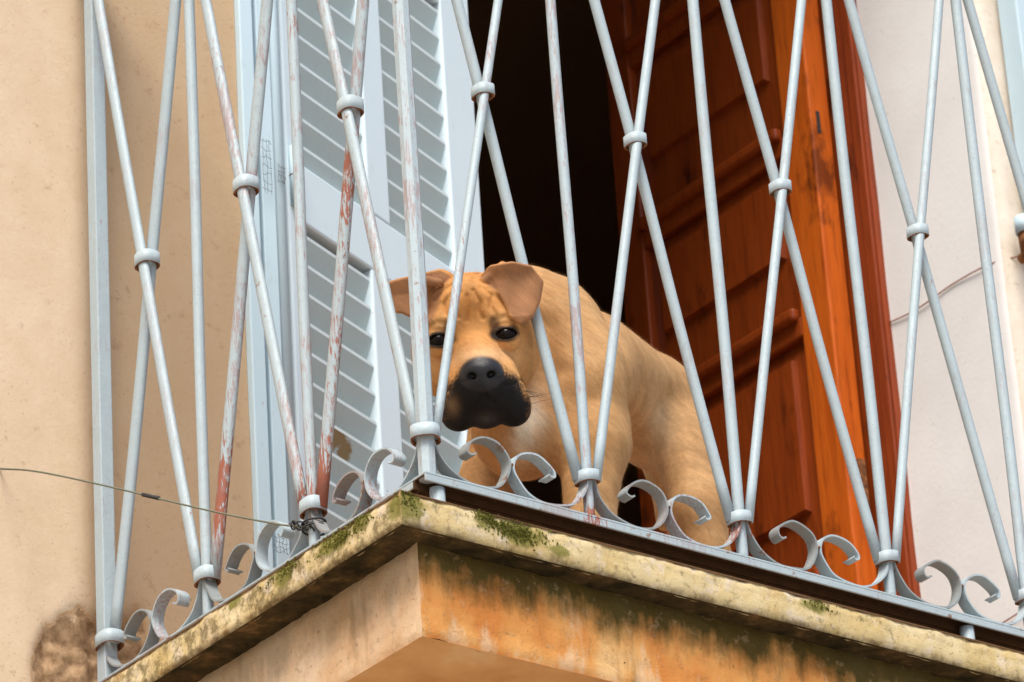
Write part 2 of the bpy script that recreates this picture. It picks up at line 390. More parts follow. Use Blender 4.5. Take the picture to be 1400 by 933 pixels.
def slab_sheet(name, x0, x1, y0, y1, z, mat):
    return link(name, mesh(name, off(BB, [(x0, y0, z), (x1, y0, z), (x1, y1, z), (x0, y1, z)]), [(0, 1, 2, 3)]), mat, balcony)
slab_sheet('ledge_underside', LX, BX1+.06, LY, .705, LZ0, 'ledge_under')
link('gap_strip', bevbox('gap_strip', .018, BX1, .0145, .032, LZ1+.0005, RT-.006, .002, BB), 'rust_dark', balcony)  # dark strip added to blacken the gap below the base rail
link('gap_strip', bevbox('gap_strip', .0145, .032, .0325, .69, LZ1+.0005, RT-.006, .002, BB), 'rust_dark', balcony)
slab_sheet('balcony_floor', LX, BX1+.06, LY, .972, LZ1, 'tile')
slab_sheet('soffit', FX, BX1+.02, FY, .705, SZ, 'soffit')
link('slab_end', mesh('slab_end', off(BB, [(BX1+.06, LY, LZ0), (BX1+.06, .703, LZ0), (BX1+.06, .703, LZ1), (BX1+.06, LY, LZ1)]), [(0, 1, 2, 3)]), 'soffit', balcony)
link('slab_end', mesh('slab_end', off(BB, [(BX1+.02, FY, SZ), (BX1+.02, .703, SZ), (BX1+.02, .703, LZ0), (BX1+.02, FY, LZ0)]), [(0, 1, 2, 3)]), 'soffit', balcony)
# moss cushions sitting on the ledge
def moss(name, spots):
    vs, fs = [], []
    for (c, n, sp) in spots:
        for _ in range(n):
            p = Vector(c)+Vector((random.gauss(0, sp[0]), random.gauss(0, sp[1]), random.gauss(0, sp[2])))
            p.z = min(p.z, LZ1+.001); r = random.uniform(.0008, .0021)
            if p.x > LX+.002 and p.y > LY+.002: p.z = LZ1
            else:
                if sp[0] > sp[1]: p.y = LY
                else: p.x = LX
            if p.z < LZ0+.004: continue
            k = len(vs)
            for d in ((1, 0, 0), (-.5, .87, 0), (-.5, -.87, 0), (0, 0, 1), (0, 0, -1)):
                vs.append(p+Vector(d)*r*random.uniform(.6, 1.3)-Vector(BB))
            for a, b, cc in ((0, 1, 3), (1, 2, 3), (2, 0, 3), (1, 0, 4), (2, 1, 4), (0, 2, 4)): fs.append((k+a, k+b, k+cc))
    o = link(name, mesh(name, vs, fs), 'moss', balcony); o['kind'] = 'stuff'
moss('moss', [((.055, LY, -.103), 90, (.010, .001, .003)), ((.10, LY, -.110), 340, (.022, .001, .006)), ((-.05, LY, -.106), 60, (.010, .001, .006)),
              ((LX, .10, -.106), 220, (.001, .025, .005)), ((LX, .20, -.104), 90, (.001, .02, .004)), ((LX, .05, -.103), 80, (.001, .012, .004)), ((.55, LY, -.105), 40, (.014, .001, .003))])

# ------------------------------------------------------------------ iron railing
S = .23; SY = .2236; H = .4814
RB = (.0, .0, FZ)
rail = empty('balcony_railing', RB, 'pale painted wrought iron balcony railing of crossed bars, collars and scrolls', 'railing')
def bar(name, pts, r, mat, n=10, flat=1.0, ref=None):
    return link(name, tube_mesh(name, cat_rom(pts, 5) if len(pts) > 2 else pts, r, n, RB, True, flat, ref), mat, rail, True)
def collar(c, along, wid, dep, h, mat, tilt=0.0):
    """band clamped round the bars: oval ring with wall thickness, its long axis along 'along'"""
    a = Vector(along).normalized(); b = Vector((0, 0, 1)).cross(a); n = 20; th = .0028
    prof = [(0, 0), (0, h), (th*.3, h+.0006), (th, h), (th, 0), (th*.6, -.0006)]
    vs, fs = [], []
    for j in range(n):
        w = 2*math.pi*j/n; cx, sx = math.cos(w), math.sin(w)
        cx = math.copysign(abs(cx)**.75, cx); sx = math.copysign(abs(sx)**.75, sx)
        for (o_, z) in prof:
            p = Vector(c)+a*cx*(wid/2-th+o_)+b*sx*(dep/2-th+o_)+Vector((0, 0, z-h/2+tilt*cx*.5*h))
            vs.append(p-Vector(RB))
    m_ = len(prof)
    for j in range(n):
        for i in range(m_): fs.append((j*m_+i, ((j+1) % n)*m_+i, ((j+1) % n)*m_+(i+1) % m_, j*m_+(i+1) % m_))
    me = mesh('collar', vs, fs)
    bm = bmesh.new(); bm.from_mesh(me); bmesh.ops.recalc_face_normals(bm, faces=bm.faces); bm.to_mesh(me); bm.free()
    o = link('collar', me, mat, rail); me.materials.append(M['rust'])
    ctr = Vector(c)-Vector(RB)
    for p in me.polygons:
        p.use_smooth = abs(p.normal.z) < .5; v = p.center-ctr; v.z = 0
        if p.normal.z < -.4 or (v.dot(p.normal) < 0 and abs(p.normal.z) < .5): p.material_index = 1
    return o
def strip(P, width, th, base_fn, mat):
    """flat iron strip following 2D points P (u along the rail, z), width across the rail plane"""
    Q = cat_rom(P, 7); k = len(Q); vs, fs = [], []
    for i, q in enumerate(Q):
        d = np.array(Q[min(i+1, k-1)])-np.array(Q[max(i-1, 0)]); d = d/np.linalg.norm(d); nn = np.array((-d[1], d[0]))
        w = width*(1.0 if i < k-4 else 1.0+.10*(i-k+4))
        for (s_, v_) in ((-1, -1), (1, -1), (1, 1), (-1, 1)):
            q2 = q+nn*s_*th/2; vs.append(Vector(base_fn(q2[0], v_*w/2, q2[1]))-Vector(RB))
    for i in range(k-1):
        for j in range(4): fs.append((i*4+j, i*4+(j+1) % 4, (i+1)*4+(j+1) % 4, (i+1)*4+j))
    fs.append((3, 2, 1, 0)); fs.append(tuple((k-1)*4+j for j in range(4)))
    me = mesh('scroll', vs, fs)
    bm = bmesh.new(); bm.from_mesh(me); bmesh.ops.recalc_face_normals(bm, faces=bm.faces); bm.to_mesh(me); bm.free()
    return link('scroll', me, mat, rail)
front = lambda u, v, z: (u, v, z)
side = lambda u, v, z: (-v, u, z)
RT = -.053                      # top of the base rail
SCR = [(.004, .004), (.0055, -.008), (.012, -.024), (.026, -.040), (.048, -.0495), (.072, -.0510), (.094, -.045), (.1075, -.030), (.1125, -.014),
       (.107, .001), (.094, .010), (.078, .0115), (.064, .006), (.0545, -.003), (.0525, -.010), (.0565, -.0135), (.0625, -.0125)]
def scroll_pair(fn, u0, u1, ma, mb, jit=0.0):
    L = u1-u0; f = L/.23
    a = [(u0+x*f+random.uniform(-jit, jit), z+random.uniform(-jit, jit)) for x, z in SCR]
    b = [(u1-x*f+random.uniform(-jit, jit), z*(.94)+RT*.06+random.uniform(-jit, jit)) for x, z in SCR]
    sa_ = strip(a, .0165, .0024, fn, ma); strip(b, .0165, .0024, fn, mb)
    um = (u0+u1)/2
    link('weld', tube_mesh('weld', [fn(um+random.uniform(-.0006, .0006), -.0085, -.0135), fn(um, -.002, -.0125), fn(um, .0075, -.0135)], [.0016, .0024, .0015], 7), 'rust', sa_, True).location = -Vector(RB)
# node points: lower collars and upper crossings (old hand made work, not perfectly regular)
lowF = [0, .2305, .4585, .6895, .918, 1.15, 1.38, 1.61, 1.84]
topdx = [0, -.002, .001, -.003, .002, 0, 0, 0, 0]
def post(fn, u, mat, r=.0078, lean=0.0, n=10):
    pts = [fn(u, 0, RT-.001), fn(u, 0, .0), fn(u+lean*.3+.0015, 0, .25), fn(u+lean*.6-.001, 0, .55), fn(u+lean, 0, 2*H)]
    return bar('post', pts, r, mat, n)
def diag(fn, ua, um, ub, vo, mat, r=.0074, flat=1.0):
    pts = [fn(ua, vo*.7, -.003), fn(ua+(um-ua)*.5+random.uniform(-.0015, .0015), vo, H*.5), fn(um, vo, H), fn(um+(ub-um)*.5+random.uniform(-.0015, .0015), vo, H*1.5), fn(ub, vo*.7, 2*H)]
    return bar('diagonal_bar', pts, r, mat, 12, flat, (0, 1, 0) if flat < 1 else None)
for i in range(9):
    if i > 0:
        post(front, lowF[i], 'iron_worn' if i == 1 else 'iron', .0070 if i > 1 else .0064, topdx[i])
        collar((lowF[i], 0, 0), (1, 0, 0), .0275, .0275, .0140, 'iron', .25)
        collar((lowF[i], 0, 2*H), (1, 0, 0), .0275, .0275, .0140, 'iron')
    if i < 8:
        a, b = lowF[i], lowF[i+1]; mid = (a+b)/2+random.uniform(-.002, .002)
        da = .0095 if i == 0 else .0095
        ma = 'iron_worn' if i == 0 else 'iron'
        diag(front, a+da, mid-.0015, b-.0095, -.0068, ma, .0054 if i == 0 else .0060)
        diag(front, b-.0095, mid+.0015, a+da, .0062, 'iron', .0068)
        collar((mid, 0, H), (1, 0, 0), .0255, .0275, .0140, 'iron', .15)
        scroll_pair(front, a, b, 'iron_grime_shade', 'iron_worn' if i < 2 else 'iron', .0009)
# side run up to the house wall
lowS = [0, .2236, .4472, .6709]
for i in range(1, 3):
    post(side, lowS[i], 'iron' if i == 2 else 'iron_worn', .0070, 0.0)
    collar((0, lowS[i], 0), (0, 1, 0), .031, .030, .0165, 'iron', -.2)
    collar((0, lowS[i], 2*H), (0, 1, 0), .031, .030, .0165, 'iron')
for i in range(3):
    a, b = lowS[i], lowS[i+1]; mid = (a+b)/2
    e = .0085 if i == 2 else .0095
    diag(side, a+.0095, mid, b-e, .0068, ('iron_peeled', 'iron_peeled', 'iron')[i] if False else ('iron_worn', 'iron_worn', 'iron')[i], .0082, .72)
    diag(side, b-e, mid, a+.0095, -.0062, ('iron_peeled', 'iron_peeled', 'iron')[i], .0092, .72)
    collar((0, mid, H), (0, 1, 0), .030, .030, .0165, 'iron', -.15)
    scroll_pair(side, a, b, 'iron_worn', 'iron_grime_shade', .0012)
# square end post against the wall, faceted corner post
link('post', bevbox('post', -.0095, .0095, .6709-.0095, .6709+.0095, FZ-.06, 1.02, .0015, RB), 'iron', rail)
collar((0, .665, 0), (0, 1, 0), .036, .032, .0165, 'iron', -.2)
cp = link('post', tube_mesh('post', [(0, 0, RT-.004), (.0008, 0, .2), (-.0008, 0, .5), (0, 0, 2*H)], .0106, 8, RB), 'iron_worn', rail)
collar((0, 0, 0), (1, 1, 0), .035, .034, .0155, 'iron_rail', 0)
collar((0, 0, 2*H), (1, 1, 0), .038, .036, .0165, 'iron')
# base rail on short feet and the hand rail above the picture
def channel(p, q, ax):
    """upturned channel iron: top plate, outer and inner flange, rusty inside"""
    a, b = .0125, .003
    for k, (v0, v1, z0, z1) in enumerate(((-a, a, RT-.003, RT), (-a, -a+b, RT-.014, RT-.0031), (a-b, a, RT-.014, RT-.0031))):
        if k == 1: z0 = RT-.0115
        d = .0002*ax
        if ax == 0: me = bevbox('base_rail', p, q, v0, v1, z0, z1, .0008, RB)
        else: me = bevbox('base_rail', v0+d, v1-d, p, q, z0, z1-d, .0008, RB)
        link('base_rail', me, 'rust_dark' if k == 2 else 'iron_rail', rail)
    zc = RT-.0036
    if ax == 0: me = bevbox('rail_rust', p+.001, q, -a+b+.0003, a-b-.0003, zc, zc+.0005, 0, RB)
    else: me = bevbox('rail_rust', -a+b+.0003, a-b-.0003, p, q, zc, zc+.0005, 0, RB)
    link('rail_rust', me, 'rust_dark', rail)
channel(-.0125, 1.86, 0); channel(.0128, .697, 1)
for u in (.012, .81, 1.84): link('foot', tube_mesh('foot', [(u, .0, FZ-.02), (u, .0, RT-.012)], .009, 10, RB), 'iron_rail', rail, True)
for v in (.33, .66): link('foot', tube_mesh('foot', [(.0, v, FZ-.02), (.0, v, RT-.012)], .009, 10, RB), 'iron_rail', rail, True)
link('hand_rail', bevbox('hand_rail', -.02, 1.86, -.02, .02, 2*H+.03, 2*H+.045, .003, RB), 'iron', rail)
link('hand_rail', bevbox('hand_rail', -.0195, .0195, .0205, .699, 2*H+.03, 2*H+.0449, .003, RB), 'iron', rail)

# ------------------------------------------------------------------ left shutter, its frame
FRB = (.29, .73, FZ)
frame = empty('blue_casing', FRB, 'pale blue stepped wooden frame fixed to the left side of the doorway', 'casing')
for nm, x0, x1, y0, y1 in (('jamb_board', .2505, .2725, .696, .80), ('jamb_groove', .2725, .2815, .712, .80), ('jamb_board', .2815, .3035, .702, .80)):
    link(nm, bevbox(nm, x0, x1, y0, y1, FZ, OZ1, .002, FRB), 'blue', frame)
link('bead', tube_mesh('bead', [(.3145, .716, FZ), (.3145, .716, OZ1)], .0115, 12, FRB), 'blue', frame, True)
link('jamb_back', bevbox('jamb_back', .3037, .33, .735, .80, FZ, OZ1, .002, FRB), 'blue', frame)
TH = R(21.5); HG = (.337, .720, FZ)
M['slat'] = mat_blue('slat_shaded_paint', (.49, .585, .59), .5, [((.43, .765, .43), .04), ((.455, .775, .415), .03)])  # slat faces darkened with painted shade, plus dirt and lichen
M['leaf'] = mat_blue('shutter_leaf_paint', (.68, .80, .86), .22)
M['slat_edge_lit'] = mat_blue('slat_edge_lit_paint', (.66, .75, .77), .3)  # same paint made brighter: light on the front edges put into the colour
shut = empty('louvred_shutter', HG, 'pale blue louvred wooden shutter leaf standing ajar behind the dog', 'shutter', TH)
Z0 = -FZ
def lb(name, x0, x1, z0, z1, y0=0, y1=.038, mat='leaf', bev=.003):
    return link(name, bevbox(name, x0, x1, y0, y1, z0+Z0, z1+Z0, bev), mat, shut)
lb('stile', 0, .034, -.07, 2.18); lb('stile', .430, .512, -.07, 2.18)
RAILS = [(-.07, .06), (.722, .813), (1.26, 1.35), (2.09, 2.18)]
for a, b in RAILS: lb('rail', .0341, .4299, a, b, .0006, .0374)
for (a, b) in zip(RAILS[:-1], RAILS[1:]): lb('mullion', .2035, .2595, a[1]+.0001, b[0]-.0001, .0003, .0377)
def slat_mesh(w):
    sec = [(.005, 0), (.005, -.0050), (.0245, -.0555), (.0285, -.0535), (.0285, -.050), (.0105, 0)]
    vs = [(x, y, z) for x in (0, w) for y, z in sec]; n = len(sec)
    fs = [tuple(range(n)), tuple(range(2*n-1, n-1, -1))]+[(j, n+j, n+(j+1) % n, (j+1) % n) for j in range(n)]
    bm = bmesh.new(); bm.from_mesh(mesh('slat', vs, fs)); return from_bm('slat', bm)
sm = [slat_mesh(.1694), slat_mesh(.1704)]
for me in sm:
    me.materials.append(M['slat']); me.materials.append(M['slat_edge_lit'])
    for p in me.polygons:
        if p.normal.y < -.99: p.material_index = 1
for lo, hi, first in ((.06, .722, .708), (.813, 1.26, 1.249), (1.35, 2.09, 2.075)):
    z = first
    while z > lo+.012:
        for k, x in enumerate((.0341, .2596)):
            o = bpy.data.objects.new('slat', sm[k]); C.objects.link(o); o.parent = shut; o.location = (x, 0, z+Z0)
            o.rotation_euler = (random.uniform(-.02, .02), random.uniform(-.004, .004), 0)
        z -= .0445
for z in (.78, 1.85, .15):
    hg = link('hinge', tube_mesh('hinge', [(.009, -.006, z+Z0-.045), (.009, -.006, z+Z0+.045)], .0075, 10), 'blue', shut, True)
    link('hinge_gap', tube_mesh('hinge_gap', [(.009, -.006, z+Z0-.0008), (.009, -.006, z+Z0+.0008)], .0079, 10), 'rust', hg, True)

# right shutter folded flat against the outside wall, with its rusty bracket
RSB = (2.0, .66, FZ)
rs = empty('folded_shutter', RSB, 'pale blue shutter leaf folded back against the wall at the right edge', 'shutter')
link('stile', bevbox('stile', 1.702, 1.772, .648, .690, 1.085, 2.18, .003, RSB), 'blue', rs)
link('stile', bevbox('stile', 2.20, 2.27, .648, .690, 1.085, 2.18, .003, RSB), 'blue', rs)
for a, b in ((1.086, 1.16), (1.58, 1.66), (2.10, 2.179)): link('rail', bevbox('rail', 1.7721, 2.1999, .649, .689, a, b, .003, RSB), 'blue', rs)
z = 2.08
while z > 1.18:
    if not 1.56 < z < 1.69:
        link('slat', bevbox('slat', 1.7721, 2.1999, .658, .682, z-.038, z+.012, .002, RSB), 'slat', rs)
    z -= .045
brk = empty('shutter_bracket', (1.69, .69, 1.02), 'rusty iron shutter pin holder with pale blue cap on the right wall', 'bracket')
link('cap', tube_mesh('cap', [(1.678, .664, 1.034), (1.678, .664, 1.060)], .017, 14, (1.69, .69, 1.02)), 'blue', brk, True)
link('plate', bevbox('plate', 1.682, 1.80, .660, .668, 1.03, 1.058, .002, (1.69, .69, 1.02)), 'blue', brk)
link('pin', tube_mesh('pin', [(1.678, .664, 1.005), (1.680, .665, 1.034)], [.013, .015], 12, (1.69, .69, 1.02)), 'rust', brk, True)
link('arm', tube_mesh('arm', [(1.680, .664, 1.012), (1.692, .68, 1.012), (1.70, .72, 1.008)], .008, 8, (1.69, .69, 1.02)), 'rust', brk, True)

# ------------------------------------------------------------------ wooden door standing open inside
DB = (1.617, 1.30, -.1)
door = empty('wooden_door', DB, 'varnished brown panelled wooden door standing open in the doorway', 'door')
def dbx(name, y0, y1, z0, z1, x0, x1, mat, bev=.003):
    return link(name, bevbox(name, x0, x1, y0, y1, z0, z1, bev, DB), mat, door)
DX0, DX1, DY0, DY1 = 1.600, 1.643, 1.036, 1.540
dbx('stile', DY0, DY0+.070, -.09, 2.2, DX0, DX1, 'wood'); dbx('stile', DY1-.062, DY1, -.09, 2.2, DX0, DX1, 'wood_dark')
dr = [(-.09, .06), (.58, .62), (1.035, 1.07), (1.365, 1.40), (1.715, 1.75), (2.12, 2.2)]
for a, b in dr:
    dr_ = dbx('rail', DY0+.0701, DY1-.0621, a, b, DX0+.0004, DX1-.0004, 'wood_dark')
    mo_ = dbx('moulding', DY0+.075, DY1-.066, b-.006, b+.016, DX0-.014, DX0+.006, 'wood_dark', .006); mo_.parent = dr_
def panel(z0, z1):
    y0, y1 = DY0+.0702, DY1-.0622; bw, bt, bb = .035, .03, .125; xo, xi = DX0+.016, DX0+.002
    bb = min(bb, (z1-z0)*.42)
    vs = [(xo, y0, z0), (xo, y1, z0), (xo, y1, z1), (xo, y0, z1), (xi, y0+bw, z0+bb), (xi, y1-bw, z0+bb), (xi, y1-bw, z1-bt), (xi, y0+bw, z1-bt),
          (xo, y0+bw-.004, z0+bb-.004), (xo, y1-bw+.004, z0+bb-.004), (xo, y1-bw+.004, z1-bt+.004), (xo, y0+bw-.004, z1-bt+.004)]
    vs += [(DX1-.008, y, z) for (_, y, z) in vs[:4]]
    # outer frame slopes to a groove, then a raised field
    vs[8:12] = [(xi+.010, v[1], v[2]) for v in vs[8:12]]
    fs = [(0, 1, 9, 8), (1, 2, 10, 9), (2, 3, 11, 10), (3, 0, 8, 11), (8, 9, 5, 4), (9, 10, 6, 5), (10, 11, 7, 6), (11, 8, 4, 7), (4, 5, 6, 7), (12, 15, 14, 13)]
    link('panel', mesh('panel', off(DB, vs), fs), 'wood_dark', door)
for (a, b) in zip(dr[:-1], dr[1:]): panel(a[1]+.0165 if False else a[1]+.0002, b[0]-.0002)
dbx('edge_slot', 1.0345, 1.0365, 1.375, 1.415, 1.612, 1.619, 'black', 0)
for z in (.70, 1.9): dbx('hinge', 1.026, 1.0358, z, z+.09, 1.618, 1.633, 'rust', .001)
# jamb fixed to the reveal
JB = (1.65, .99, -.1)
jamb = empty('door_jamb', JB, 'brown wooden door jamb fixed against the white reveal', 'door frame')
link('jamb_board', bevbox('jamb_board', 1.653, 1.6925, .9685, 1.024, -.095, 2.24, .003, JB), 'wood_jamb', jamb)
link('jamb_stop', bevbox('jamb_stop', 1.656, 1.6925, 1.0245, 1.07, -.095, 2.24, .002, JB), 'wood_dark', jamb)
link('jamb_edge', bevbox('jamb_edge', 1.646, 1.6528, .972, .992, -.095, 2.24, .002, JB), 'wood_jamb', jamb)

# ------------------------------------------------------------------ wires
WB = (0, .222, -.05)
wr = empty('tie_wire', WB, 'slack grey wire tied to the railing and running off to the left', 'wire')
wp = [(-.004, .222, -.027), (-.03, .26, -.012), (-.06, .36, .040), (-.10, .50, .118), (-.127, .62, .182), (-.1345, .698, .217)]
link('strand', tube_mesh('strand', cat_rom(wp, 8), .0013, 6, WB), 'wire', wr, True)
kn = []
for i in range(40):
    a = i*.9; kn.append((-.020+.0004*i+.004*math.sin(a*1.3), .245-.0008*i+.004*math.cos(a), -.0175-.0003*i+.005*math.sin(a)))
link('knot', tube_mesh('knot', cat_rom(kn, 3), .0011, 5, WB), 'black', wr, True)
lp = [(0+.014*math.cos(a), .2236+.014*math.sin(a), -.030+.001*a) for a in np.linspace(0, 4*math.pi, 40)]
link('loop', tube_mesh('loop', lp, .0013, 5, WB), 'black', wr, True)
link('splice', tube_mesh('splice', [(-.079, .427, .0778), (-.086, .452, .0915)], .0026, 6, WB), 'black', wr, True)

def cordthing(pts, label):
    b = pts[0]; o = link('cord', tube_mesh('cord', cat_rom(pts, 6), .0012, 6, b), 'cord', None, True, b); o['label'] = label; o['category'] = 'cord'
cordthing([(OX1-.002, .968, 1.012), (OX1-.003, .90, 1.006), (OX1-.002, .82, 1.012), (OX1-.002, .735, 1.008), (OX1+.02, .692, 1.008)], 'thin brown cord stretched across the white reveal above the railing')
cordthing([(OX1-.002, .80, .43), (OX1-.003, .74, .432), (OX1+.012, .694, .43), (OX1+.2, .69, .42)], 'thin brown cord low on the right wall by the railing scroll')
def wiremesh(c, w, h, nx, nz, label):
    o = empty('wire_mesh_scrap', c, label, 'wire mesh', TH*.2)
    rows_ = []
    for j in range(nz):
        pts = [((i/5-.5)*w*(1.2+.3*random.random()), -.002*random.random(), (j/(nz-1)-.5)*h+.003*random.uniform(-1, 1)) for i in range(6)]
        link('wire', tube_mesh('wire', pts, .00032, 4), 'black', o)
    for i in range(nx):
        pts = [((i/max(1, nx-1)-.5)*w+.0015*random.uniform(-1, 1), -.001, (j/6-.5)*h*1.12) for j in range(7)]
        link('wire', tube_mesh('wire', cat_rom(pts, 3), .00032, 4), 'black', o)
wiremesh((.284, .6935, .765), .012, .075, 3, 7, 'scrap of black wire mesh caught on the left shutter frame behind the upper collar')
wiremesh((.312, .700, .763), .010, .026, 3, 4, 'small scrap of black wire mesh beside the shutter hinge')
wiremesh((.283, .6935, .205), .018, .02, 4, 4, 'scrap of black wire mesh low on the shutter frame behind a scroll')
#DOG
# ------------------------------------------------------------------ dog
def ray_at(px, py, Y):
    d = fw*FPX+cr*(px-700)+cu*(466.5-py); k = (Y-CAM.y)/d.y
    return np.array(CAM+d*k)
W_ = ray_at
PXM = .000852                                    # metres per picture pixel at the dog
HC = W_(648, 464, .072)                          # middle of the face
ca, sa = math.cos(R(5.0)), math.sin(R(5.0))
ex = np.array(cr)*ca+np.array(cu)*sa; ey = -np.array(cr)*sa+np.array(cu)*ca; ez = -np.array(fw)
HM = np.stack([ex, ey, ez], 1)                   # columns: right, up, towards the viewer
def smin(a, b, k):
    h = np.clip(.5+.5*(b-a)/k, 0, 1); return b*(1-h)+a*h-k*h*(1-h)
def smax(a, b, k): return -smin(-a, -b, k)
def cone(P, a, b, ra, rb):
    a = np.asarray(a, np.float32); b = np.asarray(b, np.float32); ba = b-a; pa = P-a
    h = np.clip(pa@ba/(ba@ba), 0, 1); return np.linalg.norm(pa-h[:, None]*ba, axis=1)-(ra+(rb-ra)*h)
def ell(P, c, r, ang=0.0):
    q = P-np.asarray(c, np.float32)
    if ang:
        c_, s_ = math.cos(ang), math.sin(ang); q = np.stack([q[:, 0]*c_+q[:, 1]*s_, -q[:, 0]*s_+q[:, 1]*c_, q[:, 2]], 1)
    r = np.asarray(r, np.float32); k0 = np.linalg.norm(q/r, axis=1); k1 = np.linalg.norm(q/(r*r), axis=1)
    return k0*(k0-1)/np.maximum(k1, 1e-6)
def poly2(x, y, V):
    V = np.asarray(V, np.float32); n = len(V); d = np.full(x.shape, 1e9, np.float32); s = np.ones(x.shape, np.float32)
    for i in range(n):
        a, b = V[i], V[i-1]; e = b-a; wx, wy = x-a[0], y-a[1]
        t_ = np.clip((wx*e[0]+wy*e[1])/(e@e), 0, 1); d = np.minimum(d, (wx-e[0]*t_)**2+(wy-e[1]*t_)**2)
        c1 = y >= a[1]; c2 = y < b[1]; c3 = e[0]*wy > e[1]*wx
        s = np.where((c1 & c2 & c3) | (~c1 & ~c2 & ~c3), -s, s)
    return s*np.sqrt(d)
def rot_px(L, cx=648, cy=464):
    out = []
    for (x, y) in L:
        dx, dy = x-cx, cy-y; out.append((dx*ca+dy*sa, -dx*sa+dy*ca))
    return out
EAR_R = rot_px([(657, 377), (668, 364), (700, 357), (727, 363), (744, 384), (740, 412), (728, 436), (715, 444), (703, 436), (692, 418), (680, 398), (668, 390)])
EAR_L = rot_px([(539, 383), (575, 374), (606, 370), (616, 377), (604, 394), (598, 422), (586, 446), (565, 436), (545, 427), (527, 424), (518, 402), (521, 391)])
EYES = rot_px([(600.5, 466), (692.5, 457.5)])
def head_sdf(q):
    """q in picture pixels: x right, y up, z towards the viewer"""
    x, y, z = q.T
    d = ell(q, (0, 22, -30), (70, 66, 78))
    d = smin(d, ell(q, (0, 55, 0), (58, 34, 50)), 22)                       # forehead
    for s in (-1, 1):
        d = smin(d, ell(q, (s*46, -18, -18), (42, 60, 56)), 26)            # cheeks
        d = smin(d, ell(q, (s*37, 27, 30), (30, 19, 22), s*-.35), 14)      # brows
    # bridge and muzzle
    d = smin(d, cone(q, (1, -2, 22), (6, -40, 74), 30, 29), 18)
    d = smin(d, cone(q, (4, -48, 20), (8, -66, 62), 50, 40), 18)
    for s in (-1, 1):
        fl = cone(q, (8+s*20, -62, 68), (8+s*38, -98, 50), 27, 24)
        d = smin(d, fl, 10)
        d = smin(d, ell(q, (8+s*37, -106, 42), (19, 16, 28)), 10)
    for s in (-1, 1): d = smin(d, cone(q, (8+s*22, -48, 48), (8+s*31, -88, 52), 24, 26), 12)     # square muzzle sides
    d = smin(d, ell(q, (8, -108, 46), (24, 16, 26)), 6)                    # chin
    # lip lines: inverted V and philtrum
    for s in (-1, 1):
        d = smax(d, -cone(q, (8, -80, 101), (8+s*24, -100, 90), 5.0, 6.0), 5)
        d = smax(d, -cone(q, (8+s*24, -100, 90), (8+s*36, -122, 68), 6.0, 5.0), 5)
    d = smax(d, -cone(q, (7, -64, 108), (8, -86, 98), 2.6, 3.4), 4)
    # nose leather with nostrils
    n_ = ell(q, (7, -46, 92), (27.5, 20.5, 20)); n_ = smin(n_, ell(q, (7, -60, 92), (17, 10, 16)), 8)
    d = smin(d, n_, 5)
    for s in (-1, 1):
        d = smax(d, -ell(q, (7+s*13.5, -50, 113), (7, 5.5, 11), s*.35), 3)
        d = smax(d, -cone(q, (7+s*18, -55, 110), (7+s*27, -57, 98), 2.6, 1.6), 3)
    # eye sockets and lids
    for (cx_, cy_) in EYES:
        d = smax(d, -ell(q, (cx_, cy_+2.5, 66), (17, 9.5, 20)), 6)
        lid = np.abs(np.sqrt((x-cx_)**2+(y-cy_+3.5)**2+(z-40)**2)-18.0)-2.4
        op = np.sqrt(((x-cx_)/14.5)**2+((y-cy_-.6)/np.where(y > cy_, 7.2, 7.2))**2)
        lid = smax(lid, (1-op)*9, 2.5); lid = smax(lid, np.abs(y-cy_+5.5)-18.5, 3)
        d = smin(d, lid, 4)
    # forehead folds
    m_ = np.exp(-((y-50)/30)**2)*(z > -10)
    fold = np.zeros_like(x)
    def line(pts, wd, am):
        dd = np.full(x.shape, 1e9, np.float32)
        for a_, b_ in zip(pts[:-1], pts[1:]):
            a_ = np.array(a_, np.float32); b_ = np.array(b_, np.float32); e_ = b_-a_
            t_ = np.clip(((x-a_[0])*e_[0]+(y-a_[1])*e_[1])/(e_@e_), 0, 1)
            dd = np.minimum(dd, (x-a_[0]-e_[0]*t_)**2+(y-a_[1]-e_[1]*t_)**2)
        return am*np.exp(-dd/(wd*wd))
    for pts, wd, am in (([(-4, 60), (-3, 44), (-6, 26)], 2.6, 3.2), ([(5, 66), (13, 50), (11, 38), (15, 28)], 2.8, 3.6), ([(-13, 66), (-22, 48), (-19, 32)], 2.8, 3.4),
                        ([(16, 70), (29, 57), (27, 42), (33, 30)], 2.8, 3.0), ([(-22, 68), (-35, 52), (-36, 38)], 2.8, 3.0),
                        ([(8, 82), (26, 73), (44, 68)], 3.0, 4.2), ([(-14, 80), (-34, 70), (-48, 58)], 3.0, 4.0), ([(2, 92), (20, 86), (34, 80)], 3.0, 3.6), ([(-6, 92), (-26, 86), (-38, 78)], 3.0, 3.6),
                        ([(30, 24), (46, 27), (62, 20)], 3.2, 2.5), ([(-32, 24), (-48, 27), (-64, 18)], 3.2, 2.5)):
        fold = fold+line(pts, wd*1.15, am*.95)
    d = d+fold*(z > -15)
    # crease under the eye and cheek
    for s in (-1, 1):
        e_ = np.sqrt(((x-s*40)/44)**2+((y+20)/46)**2); d = d+1.6*np.exp(-((e_-1)/.06)**2)*(y < -10)*(z > 0)*(x*s > 34)
